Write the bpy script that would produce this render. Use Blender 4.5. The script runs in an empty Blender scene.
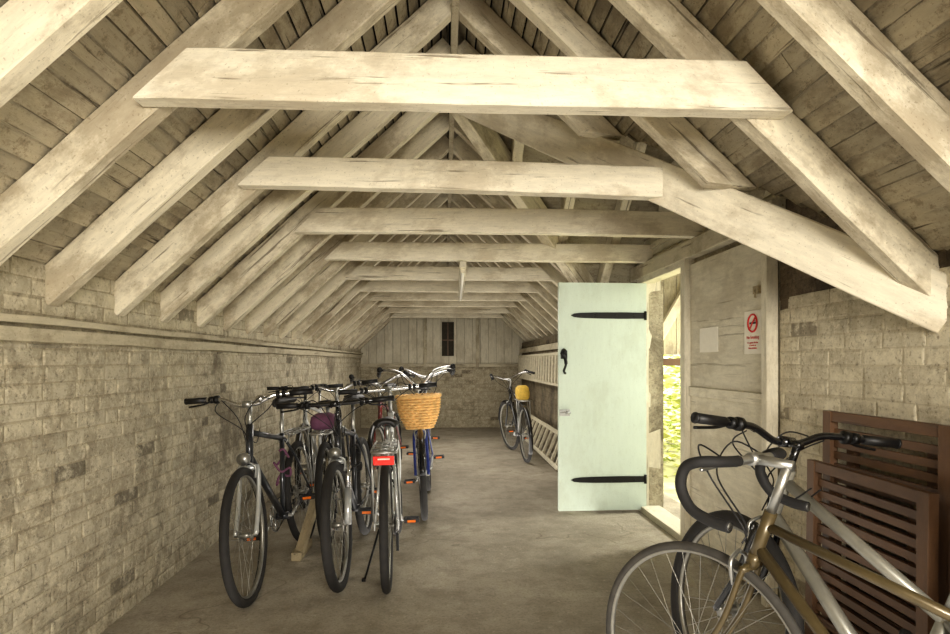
import bpy, math, random
from mathutils import Vector, Matrix
random.seed(7)
V=Vector
def lin(c):
    return tuple(((x/255)/12.92 if x/255<=0.04045 else ((x/255+0.055)/1.055)**2.4) for x in c)+(1,)
# ------------------------------------------------------------ materials
def nt(name):
    m=bpy.data.materials.new(name); m.use_nodes=True
    n=m.node_tree; return m,n,n.nodes['Principled BSDF']
def N(n,t,**k):
    a=n.nodes.new(t)
    for q,w in k.items(): setattr(a,q,w)
    return a
def ramp(n,src,stops):
    r=N(n,'ShaderNodeValToRGB'); e=r.color_ramp.elements
    while len(e)<len(stops): e.new(0.5)
    for i,(p,c) in enumerate(stops): e[i].position=p; e[i].color=c if isinstance(c,tuple) else (c,c,c,1)
    n.links.new(src,r.inputs[0]); return r.outputs[0]
def mix(n,f,a,b,mode='MIX'):
    x=N(n,'ShaderNodeMix',data_type='RGBA',blend_type=mode)
    for s,i in ((f,0),(a,6),(b,7)):
        if hasattr(s,'links'): n.links.new(s,x.inputs[i])
        else: x.inputs[i].default_value=s
    return x.outputs[2]
def noise(n,scale,detail=5,vec=None,rough=0.6,dist=0.0):
    x=N(n,'ShaderNodeTexNoise'); x.inputs['Scale'].default_value=scale; x.inputs['Detail'].default_value=detail
    x.inputs['Roughness'].default_value=rough; x.inputs['Distortion'].default_value=dist
    if vec is not None: n.links.new(vec,x.inputs['Vector'])
    return x.outputs[0]
def mapping(n,scale=(1,1,1),attr=False):
    m=N(n,'ShaderNodeMapping'); m.inputs['Scale'].default_value=scale
    if attr:
        t=N(n,'ShaderNodeAttribute'); t.attribute_name='bc'; n.links.new(t.outputs['Vector'],m.inputs[0])
    else:
        t=N(n,'ShaderNodeTexCoord'); n.links.new(t.outputs['Object'],m.inputs[0])
    return m.outputs[0]
def bump(n,b,h,s,d=0.01):
    x=N(n,'ShaderNodeBump'); x.inputs['Strength'].default_value=s; x.inputs['Distance'].default_value=d
    n.links.new(h,x.inputs['Height']); n.links.new(x.outputs[0],b.inputs['Normal'])
def plain(name,c,rough=0.5,metal=0.0,var=0.12,scale=30,coat=0):
    m,n,b=nt(name); v=mapping(n); col=lin(c); f=noise(n,scale,3,v)
    dark=tuple(x*(1-var*2) for x in col[:3])+(1,); lite=tuple(min(1,x*(1+var)) for x in col[:3])+(1,)
    n.links.new(ramp(n,f,[(0.3,dark),(0.7,lite)]),b.inputs['Base Color'])
    b.inputs['Roughness'].default_value=rough; b.inputs['Metallic'].default_value=metal
    b.inputs['Coat Weight'].default_value=coat
    return m
def timber(name,c,grime,amount=0.5,island=False,rough=0.8,bs=0.4,spots=0.35,cracks=0.7,islr=(0.6,1.1),flake=None,gs=3.0,lof=0.84,gl=0.49):
    m,n,b=nt(name); v=mapping(n,(0.6,1,1),True); iso=mapping(n,(1,1,1),True)
    big=noise(n,gs,8,v,0.72); fine=noise(n,30,6,mapping(n,(0.25,1.3,1.3),True),0.75)
    ck=noise(n,1.0,5,mapping(n,(1.8,40,40),True),0.6)
    col=lin(c); gr=lin(grime); lo=tuple(x*lof for x in col[:3])+(1,)
    base=mix(n,ramp(n,fine,[(0.38,0.0),(0.62,1.0)]),lo,col)
    base=mix(n,ramp(n,big,[(gl,0.0),(gl+0.09,amount*0.65),(0.8,amount)]),base,gr)
    if flake:
        base=mix(n,ramp(n,noise(n,22,7,iso,0.8),[(0.54,0.0),(0.62,0.55)]),base,lin(flake))
    if cracks:
        base=mix(n,ramp(n,ck,[(0.32,cracks),(0.375,0.0)]),base,tuple(x*0.4 for x in gr[:3])+(1,))
    if spots:
        base=mix(n,ramp(n,noise(n,120,2,iso,0.5),[(0.64,0.0),(0.70,spots)]),base,tuple(x*0.55 for x in gr[:3])+(1,))
    if island:
        g=N(n,'ShaderNodeNewGeometry')
        base=mix(n,1.0,base,ramp(n,g.outputs['Random Per Island'],[(0,islr[0]),(1,islr[1])]),'MULTIPLY')
    n.links.new(base,b.inputs['Base Color']); b.inputs['Roughness'].default_value=rough
    add=N(n,'ShaderNodeMath',operation='ADD'); n.links.new(fine,add.inputs[0])
    n.links.new(ramp(n,ck,[(0.28,0.0),(0.40,1.0)]),add.inputs[1])
    bump(n,b,add.outputs[0],bs,0.004)
    return m
M={}
M['beam']=timber('painted_timber',(230,222,200),(152,134,104),0.6)
M['rafter']=timber('painted_rafter',(222,213,189),(132,115,87),0.8,gl=0.48)
M['boards']=timber('roof_boards',(184,174,150),(106,92,70),0.75,True,0.9,0.6,0.4,0.9,(0.74,1.08),flake=(118,105,82))
M['roofback']=plain('dark_roof_backing',(10,8,6),0.95)
M['whiteboard']=timber('whitewashed_boards',(216,209,188),(150,136,109),0.45,True,0.75,0.3,0.25,0.4,(0.9,1.05))
M['trimwood']=timber('trim_paint',(196,187,163),(116,102,78),0.65)
def brickmat(name,c,g1,dark,amt,big_lo=0.5,lite=1.3,bs=0.7):
    m,n,b=nt(name); v=mapping(n)
    g=N(n,'ShaderNodeNewGeometry')
    col=lin(c)
    fine=noise(n,55,6,v,0.75); big=noise(n,1.3,8,v,0.75,0.4); mid=noise(n,9,8,v,0.8)
    base=mix(n,1.0,col,ramp(n,g.outputs['Random Per Island'],[(0,0.84),(0.25,0.94),(1,1.08)]),'MULTIPLY')
    base=mix(n,ramp(n,mid,[(0.44,0.0),(0.58,amt)]),base,lin(g1))
    base=mix(n,ramp(n,noise(n,16,7,v,0.8),[(0.52,0.0),(0.60,0.65)]),base,tuple(min(1,x*lite) for x in col[:3])+(1,))
    base=mix(n,ramp(n,big,[(big_lo,0.0),(big_lo+0.09,0.55),(big_lo+0.2,0.9)]),base,tuple(x*0.45 for x in lin(g1)[:3])+(1,))
    di=mix(n,1.0,ramp(n,g.outputs['Random Per Island'],[(0.965,0.0),(0.97,1.0)]),ramp(n,mid,[(0.4,0.1),(0.5,0.6)]),'MULTIPLY')
    base=mix(n,di,base,lin(dark))
    base=mix(n,ramp(n,fine,[(0.34,0.6),(0.46,0.0)]),base,lin(dark))
    n.links.new(base,b.inputs['Base Color']); b.inputs['Roughness'].default_value=0.92
    add=N(n,'ShaderNodeMath',operation='ADD'); n.links.new(fine,add.inputs[0]); n.links.new(mid,add.inputs[1])
    bump(n,b,add.outputs[0],bs,0.012)
    return m
M['brick']=brickmat('whitewashed_brick',(192,184,162),(128,116,94),(62,54,42),0.5,0.51,1.3,0.5)
M['brick2']=brickmat('aged_brick',(204,196,173),(144,131,105),(84,72,56),0.4,0.57,1.15,0.3)
M['brickend']=brickmat('end_brick',(186,177,154),(128,115,90),(76,64,50),0.5,0.55)
M['brickdark']=brickmat('dark_brick',(126,115,93),(82,71,54),(52,43,33),0.55,0.5)  # darker brick tone for the far right wall
M['mortar']=brickmat('mortar_wash',(176,167,144),(118,106,84),(60,50,38),0.5,0.51,1.3,0.5)
M['mortar2']=brickmat('mortar_wash_pale',(192,183,160),(136,123,97),(70,58,44),0.4,0.57,1.15,0.3)
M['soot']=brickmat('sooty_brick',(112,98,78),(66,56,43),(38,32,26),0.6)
def floormat():
    m,n,b=nt('concrete_floor'); v=mapping(n)
    big=noise(n,0.9,8,v,0.72,0.3); mid=noise(n,5,8,v,0.75); fine=noise(n,75,4,v,0.75)
    base=ramp(n,big,[(0.36,lin((134,127,112))),(0.5,lin((157,149,133))),(0.64,lin((176,168,152)))])
    base=mix(n,ramp(n,mid,[(0.47,0.0),(0.64,0.5)]),base,lin((112,103,88)))
    base=mix(n,ramp(n,fine,[(0.34,0.5),(0.5,0.0)]),base,lin((104,95,80)))
    base=mix(n,ramp(n,noise(n,22,6,v,0.8),[(0.58,0.0),(0.64,0.35)]),base,lin((200,192,175)))
    vo=N(n,'ShaderNodeTexVoronoi',feature='DISTANCE_TO_EDGE'); vo.inputs['Scale'].default_value=0.4
    mp=N(n,'ShaderNodeVectorMath',operation='ADD'); nn=N(n,'ShaderNodeTexNoise'); nn.inputs['Scale'].default_value=2.5; n.links.new(v,nn.inputs['Vector'])
    n.links.new(v,mp.inputs[0]); n.links.new(nn.outputs[1],mp.inputs[1]); n.links.new(mp.outputs[0],vo.inputs['Vector'])
    base=mix(n,ramp(n,vo.outputs[0],[(0.0,0.5),(0.004,0.0)]),base,lin((90,80,64)))
    n.links.new(base,b.inputs['Base Color']); b.inputs['Roughness'].default_value=0.8
    add=N(n,'ShaderNodeMath',operation='ADD'); n.links.new(fine,add.inputs[0]); n.links.new(mid,add.inputs[1])
    bump(n,b,add.outputs[0],0.4,0.012); return m
M['floor']=floormat()
M['door']=timber('mint_door_paint',(196,208,194),(164,170,150),0.4,False,0.5,0.08,0.2,0,lof=0.96,gs=2)
M['black']=plain('black_metal',(24,23,22),0.45,0.3)
M['rubber']=plain('tyre_rubber',(38,36,34),0.8)
M['greyrubber']=plain('grey_tyre_rubber',(66,63,58),0.8)
M['blackplastic']=plain('black_plastic',(26,25,25),0.5)
M['tape']=plain('handlebar_tape',(34,33,33),0.75)
M['chrome']=plain('chrome',(205,205,205),0.25,1.0,0.06)
M['alu']=plain('aluminium',(176,176,172),0.38,0.9,0.08)
M['rim']=plain('rim_alloy',(150,148,140),0.4,0.85,0.08)
M['silverp']=plain('silver_paint',(190,192,190),0.3,0.5,0.05,coat=0.5)
M['darkp']=plain('dark_grey_paint',(48,50,54),0.35,0.3,0.1,coat=0.5)
M['blackp']=plain('gloss_black_paint',(22,22,24),0.25,0.1,0.1,coat=0.6)
M['bluep']=plain('blue_paint',(34,52,122),0.35,0.1,0.1,coat=0.5)
M['goldp']=plain('olive_bronze_paint',(92,80,54),0.4,0.35,0.08,coat=0.4)
M['champ']=plain('silver_grey_paint',(150,148,138),0.4,0.4,0.05,coat=0.4)
M['redp']=plain('red_paint',(120,34,30),0.35,0.0,0.1,coat=0.5)
M['purple']=plain('purple_fabric',(112,72,96),0.85)
M['red']=plain('red_reflector',(225,30,14),0.25,0,0.1,coat=0.6)
M['orange']=plain('orange_reflector',(238,120,16),0.3,0,0.1)
M['white']=plain('white_plastic',(214,210,196),0.5,0,0.03)
M['paper']=plain('paper',(226,221,206),0.8,0,0.02)
M['signred']=plain('sign_red',(200,38,34),0.5,0,0.02)
M['leather']=plain('black_saddle',(28,26,25),0.5)
M['wicker']=plain('wicker',(230,186,120),0.65,0,0.14,25)
M['brownwood']=timber('brown_stained_wood',(106,78,54),(60,44,31),0.55,False,0.5,0.3,0.2,0.5)
M['standwood']=timber('stand_wood',(166,152,122),(94,80,58),0.5)
def leafmat():
    m,n,b=nt('sunlit_leaves'); g=N(n,'ShaderNodeNewGeometry')
    n.links.new(ramp(n,g.outputs['Random Per Island'],[(0,lin((140,156,72))),(0.5,lin((204,208,122))),(1,lin((240,238,190)))]),b.inputs['Base Color'])
    b.inputs['Roughness'].default_value=0.6; return m
M['leaf']=leafmat()
M['ladder']=plain('ladder_paint',(200,192,168),0.6,0,0.12)
M['yellowbag']=plain('yellow_bag',(206,172,76),0.7)
M['ground']=plain('outside_ground',(200,198,160),0.9,0,0.3,3)
M['darkhole']=plain('dark_opening',(62,56,45),0.9)
# ------------------------------------------------------------ mesh builder
class MB:
    def __init__(s,ax='x'): s.v=[];s.f=[];s.m=[];s.s=[];s.b=[];s.ax=ax
    def add(s,vs,fs,sm=False,mi=0,bc=None):
        o=len(s.v); vs=[V(x) for x in vs]; s.v+=vs
        if bc is None:
            if s.ax=='y': bc=[V((q.y,q.x,q.z)) for q in vs]
            elif s.ax=='z': bc=[V((q.z,q.x,q.y)) for q in vs]
            else: bc=vs
        s.b+=bc
        for f in fs: s.f.append([i+o for i in f]); s.m.append(mi); s.s.append(sm)
        return s
    def hexa(s,p,mi=0):
        return s.add(p,[(0,3,2,1),(4,5,6,7),(0,1,5,4),(1,2,6,5),(2,3,7,6),(3,0,4,7)],False,mi)
    def box(s,c,size,R=None,mi=0,jit=0):
        x,y,z=[q/2 for q in size]; P=[V(q) for q in ((-x,-y,-z),(x,-y,-z),(x,y,-z),(-x,y,-z),(-x,-y,z),(x,-y,z),(x,y,z),(-x,y,z))]
        if R is not None: P=[R@q for q in P]
        P=[q+V(c)+V([random.uniform(-jit,jit) for _ in range(3)]) for q in P]
        return s.hexa(P,mi)
    def tube(s,path,r,seg=10,closed=False,mi=0,flat=1.0,caps=True):
        path=[V(p) for p in path]; n=len(path)
        rs=r if isinstance(r,(list,tuple)) else [r]*n
        T=[]
        for i in range(n):
            if closed: t=path[(i+1)%n]-path[i-1]
            else: t=path[min(i+1,n-1)]-path[max(i-1,0)]
            T.append(t.normalized())
        a=V((0,0,1)) if abs(T[0].z)<0.9 else V((0,1,0))
        nn=(a-T[0]*a.dot(T[0])).normalized(); vs=[]
        for i in range(n):
            nn=(nn-T[i]*nn.dot(T[i])).normalized(); bb=T[i].cross(nn)
            for k in range(seg):
                q=2*math.pi*k/seg; vs.append(path[i]+(nn*math.cos(q)*flat+bb*math.sin(q))*rs[i])
        fs=[]
        for i in range(n if closed else n-1):
            j=(i+1)%n
            for k in range(seg):
                l=(k+1)%seg; fs.append((i*seg+k,i*seg+l,j*seg+l,j*seg+k))
        if not closed and caps: fs+= [tuple(range(seg))[::-1],tuple((n-1)*seg+k for k in range(seg))]
        s.add(vs,fs,True,mi)
        return s
    def cyl(s,a,b,r,seg=12,mi=0): return s.tube([a,b],r,seg,mi=mi)
    def ring(s,c,axis,R,r,seg=48,sub=8,mi=0,flat=1.0):
        ax=V(axis).normalized(); u=ax.orthogonal().normalized() if abs(ax.y)<0.9 else V((1,0,0)); u=(u-ax*u.dot(ax)).normalized(); w=ax.cross(u)
        return s.tube([V(c)+(u*math.cos(2*math.pi*i/seg)+w*math.sin(2*math.pi*i/seg))*R for i in range(seg)],r,sub,True,mi,flat)
    def xform(s,Mx,start=0):
        for i in range(start,len(s.v)): s.v[i]=Mx@s.v[i]
        return s
def O(name,mb,mats,parent=None,label=None,cat=None,group=None,kind=None,bevel=0):
    me=bpy.data.meshes.new(name); me.from_pydata([tuple(x) for x in mb.v],[],mb.f); me.update()
    if not isinstance(mats,(list,tuple)): mats=[mats]
    for m in mats: me.materials.append(m)
    me.polygons.foreach_set('material_index',mb.m); me.polygons.foreach_set('use_smooth',mb.s)
    at=me.attributes.new('bc','FLOAT_VECTOR','POINT'); at.data.foreach_set('vector',[c for q in mb.b for c in q])
    o=bpy.data.objects.new(name,me); bpy.context.scene.collection.objects.link(o)
    if parent is not None: o.parent=parent
    if label: o['label']=label
    if cat: o['category']=cat
    if group: o['group']=group
    if kind: o['kind']=kind
    if bevel:
        b=o.modifiers.new('bevel','BEVEL'); b.width=bevel; b.segments=2; b.limit_method='ANGLE'
    return o
def E(name,loc,rot,label,cat,group=None):
    o=bpy.data.objects.new(name,None); bpy.context.scene.collection.objects.link(o)
    o.location=loc; o.rotation_euler=rot; o.empty_display_size=0.1; o['label']=label; o['category']=cat
    if group:o['group']=group
    return o
def catmull(P,n=6,closed=False):
    P=[V(p) for p in P]; out=[]; L=len(P)
    for i in range(L if closed else L-1):
        if closed: p0,p1,p2,p3=P[i-1],P[i],P[(i+1)%L],P[(i+2)%L]
        else: p0,p1,p2,p3=P[max(i-1,0)],P[i],P[i+1],P[min(i+2,L-1)]
        for k in range(n):
            t=k/n; out.append(0.5*((2*p1)+(p2-p0)*t+(2*p0-5*p1+4*p2-p3)*t*t+(3*p1-p0-3*p2+p3)*t**3))
    if not closed: out.append(P[-1])
    return out
def beam(mb,p1,p2,w,h,up=(0,0,1),seg=10,jit=0.0012,c1=0,c2=0,mi=0,bow=0):
    p1=V(p1);p2=V(p2);t=(p2-p1).normalized(); sd=t.cross(V(up)).normalized(); u=sd.cross(t); LL=(p2-p1).length
    ch=min(w,h)*0.05; a,b=w/2,h/2
    prof=[(-a+ch,-b),(a-ch,-b),(a,-b+ch),(a,b-ch),(a-ch,b),(-a+ch,b),(-a,b-ch),(-a,-b+ch)]
    vs=[];bc=[]; ro=V([random.uniform(-50,50) for _ in range(3)])
    for i in range(seg+1):
        f=i/seg; c=p1.lerp(p2,f)+u*bow*math.sin(math.pi*f); ja,jb=random.uniform(-jit,jit),random.uniform(-jit,jit)
        for (x,y) in prof:
            sh=y*(c1*(1-f)+c2*f)
            vs.append(c+sd*(x+ja+random.uniform(-jit,jit)*0.4)+u*(y+jb+random.uniform(-jit,jit)*0.4)+t*sh)
            bc.append(ro+V((f*LL,x,y)))
    fs=[]
    for i in range(seg):
        for k in range(8):
            l=(k+1)%8; fs.append((i*8+k,i*8+l,i*8+8+l,i*8+8+k))
    fs.append(tuple(range(8))[::-1]); fs.append(tuple(seg*8+k for k in range(8)))
    return mb.add(vs,fs,False,mi,bc)
# ------------------------------------------------------------ room
XL,XR,XC=-1.52,1.62,0.05; SL=0.9325; ZF=1.40; ZR=ZF+1.57*SL; Y0,Y1=-2.4,11.0
YC=3.75; KV=1.129; SC=SL/KV
def bricks(mb,axis,plane,inward,a0,a1,zt,h0=0.0,L=0.205,H=0.066,mi=0,sootf=None,dep=0.0036):
    row=0; z=h0; zmax=max(zt(a0+(a1-a0)*k/40) for k in range(41))
    while z<zmax:
        a=a0-(L/2 if row%2 else 0)+random.uniform(-0.04,0)
        while a<a1:
            Lb=L*random.choice((1,1,1,1,0.96,1.04,0.5))
            s=max(a,a0)+0.003; e=min(a+Lb,a1)-0.004
            if e-s>0.02:
                top=min(z+H-0.006,min(zt(s),zt(e)))
                if top-z>0.015:
                    d=dep*random.uniform(0.4,1.6); c=(s+e)/2; m=mi
                    if sootf: m=sootf(c,z,mi)
                    x0=plane; x1=plane+inward*d; x2=plane+inward*(d-dep*0.75)
                    j=lambda:random.uniform(-0.003,0.003)
                    q=[(s,z),(e,z),(e,top),(s,top)]; i_=0.009
                    q2=[(s+i_,z+i_),(e-i_,z+i_),(e-i_,top-i_),(s+i_,top-i_)]
                    q=[(aa+j(),bb+j()) for aa,bb in q]; q2=[(aa+j(),bb+j()) for aa,bb in q2]
                    P=[(x0,)+p for p in q]+[(x2,)+p for p in q]+[(x1+j()*0.25,)+p for p in q2]
                    if axis!='y': P=[(p[1],p[0],p[2]) for p in P]
                    fs=[]
                    for r_ in (0,4):
                        for k in range(4): fs.append((r_+k,r_+(k+1)%4,r_+4+(k+1)%4,r_+4+k))
                    fs.append((8,9,10,11)); mb.add(P,fs,False,m)
            a+=Lb
        z+=H; row+=1
        if row>60: break
mb=MB(); mb.box((0.05,4.3,-0.1),(3.9,13.8,0.2)); O('floor',mb,M['floor'],kind='structure')
# left wall
mb=MB('y'); mb.box((XL-0.1,4.3,0.82),(0.2,13.6,1.64),mi=1)
bricks(mb,'y',XL,1,Y0,Y1,lambda a:1.27)
bricks(mb,'y',XL,1,Y0,Y1,lambda a:1.62,h0=1.38,mi=2,dep=0.0022)
O('wall_left',mb,[M['brick'],M['mortar'],M['brick2']],kind='structure')
mb=MB(); beam(mb,(XL+0.008,Y0,1.30),(XL+0.008,Y1,1.30),0.04,0.05,seg=40,jit=0.003)
beam(mb,(XL+0.014,Y0,1.352),(XL+0.014,Y1,1.352),0.065,0.026,seg=40,jit=0.003)
O('trim_1',mb,M['trimwood'],kind='structure')
# right wall
DY0,DY1,DZ=3.93,4.75,1.86
def ztop(y):
    return 1.64+max(0,(1.6-abs(y-YC)/KV))*SL if abs(y-YC)<1.8 else 1.64
def prism(mb,pts,x0,x1,mi):
    n=len(pts); vs=[(x0,a,b) for a,b in pts]+[(x1,a,b) for a,b in pts]
    mb.add(vs,[tuple(range(n))]+[tuple(range(n,2*n))[::-1]]+[(i,i+n,(i+1)%n+n,(i+1)%n) for i in range(n)],False,mi)
mb=MB('y')
prism(mb,[(Y0,0),(2.86,0),(2.86,1.5),(Y0,1.5)],XR+0.02,XR+0.22,5)
prism(mb,[(Y0,1.5),(2.86,1.5),(2.86,ztop(2.86)),(YC-1.8,1.64),(Y0,1.64)],XR+0.02,XR+0.22,3)
prism(mb,[(2.86,0),(DY0,0),(DY0,DZ),(DY1,DZ),(DY1,0),(5.55,0),(5.55,1.64),(YC,ztop(YC)),(2.86,ztop(2.86))],XR+0.02,XR+0.14,1)
prism(mb,[(5.55,0),(Y1,0),(Y1,1.64),(5.55,1.64)],XR+0.02,XR+0.22,1)
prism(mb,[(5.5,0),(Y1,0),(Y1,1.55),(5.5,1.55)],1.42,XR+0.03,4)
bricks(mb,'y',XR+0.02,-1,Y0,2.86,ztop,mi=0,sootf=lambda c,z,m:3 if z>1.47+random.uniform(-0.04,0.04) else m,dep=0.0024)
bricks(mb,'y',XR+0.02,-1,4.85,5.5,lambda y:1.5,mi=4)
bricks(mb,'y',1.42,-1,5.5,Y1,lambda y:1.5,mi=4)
z=DZ+0.02
while z<3.0:
    h=0.15; hw=lambda zz:(2.95-zz)/SC
    a=max(2.86,YC-hw(z+h)-0.15); b=min(5.5,YC+hw(z+h)+0.15)
    if b>a: mb.box((XR+0.012,(a+b)/2,z+h/2),(0.022,b-a,h-0.006),mi=2,jit=0.002)
    z+=h
O('wall_right',mb,[M['brick2'],M['mortar'],M['whiteboard'],M['soot'],M['brickdark'],M['mortar2']],kind='structure')
# end wall
mb=MB('z')
def gz(x): return 1.62+ (1.57-abs(x-XC))*SL
vs=[(-1.7,0),(1.8,0),(1.8,1.5),(XC,3.1),(-1.7,1.5)]
mb.add([(a,Y1,b) for a,b in vs]+[(a,Y1+0.2,b) for a,b in vs],[tuple(range(5)),tuple(range(5,10))[::-1]]+[(i,i+5,(i+1)%5+5,(i+1)%5) for i in range(5)],False,1)
bricks(mb,'x',Y1,-1,XL,XR,lambda x:1.12)
x=XL
while x<XR:
    w=0.145; xm=x+w/2; mb.box((xm,Y1-0.012,(1.12+gz(xm))/2),(w-0.008,0.024,gz(xm)-1.12),mi=2,jit=0.002); x+=w
O('wall_back',mb,[M['brickend'],M['mortar'],M['whiteboard']],kind='structure')
mb=MB(); mb.add([(a,Y0,b) for a,b in vs]+[(a,Y0-0.2,b) for a,b in vs],[tuple(range(5))[::-1],tuple(range(5,10))]+[(i,(i+1)%5,(i+1)%5+5,i+5) for i in range(5)],False,0)
O('wall_front',mb,M['mortar'],kind='structure')
# ceilings
BO=0.19
def yl(a,b):
    out=[];y=a
    while y<b-0.01:
        e=min(b,y+random.uniform(1.8,4.2)); 
        if b-e<0.4: e=b
        out.append((y,e)); y=e
    return out
def board(mb,A,B,C,D,drop=0.018,th=0.010):
    A,B,C,D=[V(q) for q in (A,B,C,D)]; dd=random.uniform(-0.004,0.004); j=lambda:random.uniform(-0.003,0.003)
    A=A-V((0,0,drop+j()+dd));B=B-V((0,0,drop+j()+dd)); C=C+V((0,0,j()+dd));D=D+V((0,0,j()+dd))
    n=max(1,int((B-A).length/0.4)); t=V((0,0,th)); vs=[];fs=[]
    for i in range(n+1):
        f=i/n; p=A.lerp(B,f)+V((0,0,j()*0.8)); q=D.lerp(C,f)+V((0,0,j()*0.8)); vs+=[p,q,q+t,p+t]
    for i in range(n):
        a=i*4; b=a+4
        for k in range(4): l=(k+1)%4; fs.append((a+k,a+l,b+l,b+k))
    fs+=[(0,1,2,3)[::-1],(n*4,n*4+1,n*4+2,n*4+3)]
    mb.add(vs,fs)
def backing(mb,pts):
    mb.add([V(p)+V((0,0,0.05)) for p in pts]+[V(p)+V((0,0,0.1)) for p in pts],[tuple(range(len(pts))),tuple(range(len(pts),2*len(pts)))[::-1]],False,1)
st=0.050; g=0.0055
mb=MB('y'); x=-1.72
zl=lambda x:ZF+BO+(x-XL)*SL
while x<XC-0.01:
    e=min(x+st,XC)
    for a,b in yl(Y0,Y1): board(mb,(x+g,a+.003,zl(x+g)),(x+g,b-.003,zl(x+g)),(e-g,b-.003,zl(e-g)),(e-g,a+.003,zl(e-g)))
    x+=st
backing(mb,[(-1.74,Y0,zl(-1.74)),(-1.74,Y1,zl(-1.74)),(XC,Y1,zl(XC)),(XC,Y0,zl(XC))])
O('ceiling',mb,[M['boards'],M['roofback']],kind='structure')
mb=MB('y'); zr=lambda x:ZF+BO+(XR-x)*SL; x=1.82
va=lambda x:YC-(x-XC)*KV; vb=lambda x:YC+(x-XC)*KV
while x>XC+0.01:
    e=max(x-st,XC); p,q=x-g,e+g
    sg=yl(Y0,va(x))
    for i,(a,b) in enumerate(sg):
        b1=va(p) if i==len(sg)-1 else b; b2=va(q) if i==len(sg)-1 else b
        board(mb,(p,a+.003,zr(p)),(p,b1-.003,zr(p)),(q,b2-.003,zr(q)),(q,a+.003,zr(q)))
    sg=yl(vb(x),Y1)
    for i,(a,b) in enumerate(sg):
        b1=vb(p) if i==0 else a; b2=vb(q) if i==0 else a
        board(mb,(p,b1+.003,zr(p)),(p,b-.003,zr(p)),(q,b-.003,zr(q)),(q,b2+.003,zr(q)))
    x-=st
backing(mb,[(XC,Y0,zr(XC)),(1.84,Y0,zr(1.84)),(1.84,va(1.84),zr(1.84)),(XC,YC,zr(XC))])
backing(mb,[(XC,YC,zr(XC)),(1.84,vb(1.84),zr(1.84)),(1.84,Y1,zr(1.84)),(XC,Y1,zr(XC))])
O('ceiling.001',mb,[M['boards'],M['roofback']],kind='structure')
mb=MB('x')
zc=lambda d:ZR+BO-d*SC
for sgn in (-1,1):
    d=0
    while d<1.98:
        e=d+0.060; xi=lambda dd:XC+dd/KV
        board(mb,(xi(e),YC+sgn*(e-g),zc(e)),(1.86,YC+sgn*(e-g),zc(e)),(1.86,YC+sgn*(d+g),zc(d)),(xi(d),YC+sgn*(d+g),zc(d)))
        d=e
    backing(mb,[(XC,YC,zc(0)),(1.88,YC,zc(0)),(1.88,YC+sgn*2.05,zc(2.05))])
O('ceiling.002',mb,[M['boards'],M['roofback']],kind='structure')
# rafters
def rafter(p1,p2,w=0.070,h=0.122,name='rafter',lab='cream painted sloping timber rafter under the boarded roof',jit=0.0018,mat='rafter',c1=0):
    mb=MB(); beam(mb,p1,p2,w,h,seg=10,jit=jit,c1=c1)
    o=O(name,mb,M[mat],label=lab,cat='rafter',group='roof rafters'); o['kind']='structure'; return o
oz=0.088
RY=[1.95+0.46*k for k in range(-6,20)]
for y in RY:
    if y>10.9: continue
    yy=y+random.uniform(-0.012,0.012)
    rafter((XL-0.03,yy,ZF+oz-0.03*SL),(XC-0.02,yy,ZR+oz-0.02*SL))
for y in RY:
    if y>10.9: continue
    yy=y+random.uniform(-0.012,0.012); xe=XR+0.03; cc=0
    if abs(y-YC)<1.76: xe=XC+abs(y-YC)/KV-0.075; cc=1.3
    if y<1.6: yy+=0.03
    if xe-XC>0.15: rafter((xe,yy,ZF+oz+(XR-xe)*SL),(XC+0.02,yy,ZR+oz-0.02*SL),c1=-cc)
for x in (0.5,0.92,1.34):
    d=(x-XC)*KV
    rafter((x,YC+d,ZR+oz-d*SC),(x,YC+0.02,ZR+oz))
    d-=0.22
    rafter((x,YC-d,ZR+oz-d*SC),(x,YC-0.02,ZR+oz))
f1=V((XC,YC,ZR+0.01)); f2=V((XR,YC-1.57*KV,ZF+0.035)); f3=f2+(f2-f1)*0.045
rafter(tuple(f3),tuple(f1),0.10,0.18,'valley_rafter','heavy cream painted valley timber running from ridge to wall',mat='beam')
rafter((XR,YC+1.57*KV,ZF+0.05),(XC,YC,ZR+0.03),0.09,0.18,'valley_rafter','heavy cream painted valley timber running from ridge to wall')
mb=MB(); beam(mb,(XC,Y0,ZR+0.08),(XC,Y1,ZR+0.08),0.035,0.2,seg=30)
O('ridge_board',mb,M['boards'],label='grimy timber ridge board along the roof apex',cat='ridge board',kind='structure')
mb=MB(); beam(mb,(XC,YC,ZR+0.06),(1.7,YC,ZR+0.06),0.035,0.18,seg=10)
O('ridge_board.001',mb,M['boards'],label='grimy timber ridge board over the doorway bay',cat='ridge board',kind='structure')
def collar(y,xl,xr,z,h=0.15,zr_=None,cr=1.0,bow=0.0,yr=None):
    mb=MB(); zr_=z if zr_ is None else zr_
    beam(mb,(xl,y,z+h/2),(xr,y if yr is None else yr,zr_+h/2),0.07,h,seg=20,jit=0.0012,c1=1.05,c2=-cr,bow=bow)
    o=O('collar_beam',mb,M['beam'],label='cream painted horizontal timber tie across the rafters',cat='beam',group='roof tie beams'); o['kind']='structure'
cy=[1.95+0.92*k-0.077 for k in range(0,10)]
collar(cy[0],-0.85,1.02,1.99,0.155,1.992)
collar(cy[1],-0.86,1.04,2.0,0.135,1.935,bow=0.004,yr=cy[1]-0.13)
collar(cy[2],-0.83,1.63,1.985,0.15,1.985,cr=0,bow=0.012)
collar(cy[3],-0.84,1.62,1.98,0.135,1.98,cr=0)
for y in cy[4:]: collar(y,-0.85,0.95,1.96+random.uniform(-0.015,0.015),0.12)
collar(1.95-0.92-0.077-0.5,-0.86,1.03,2.0,0.16)
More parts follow.
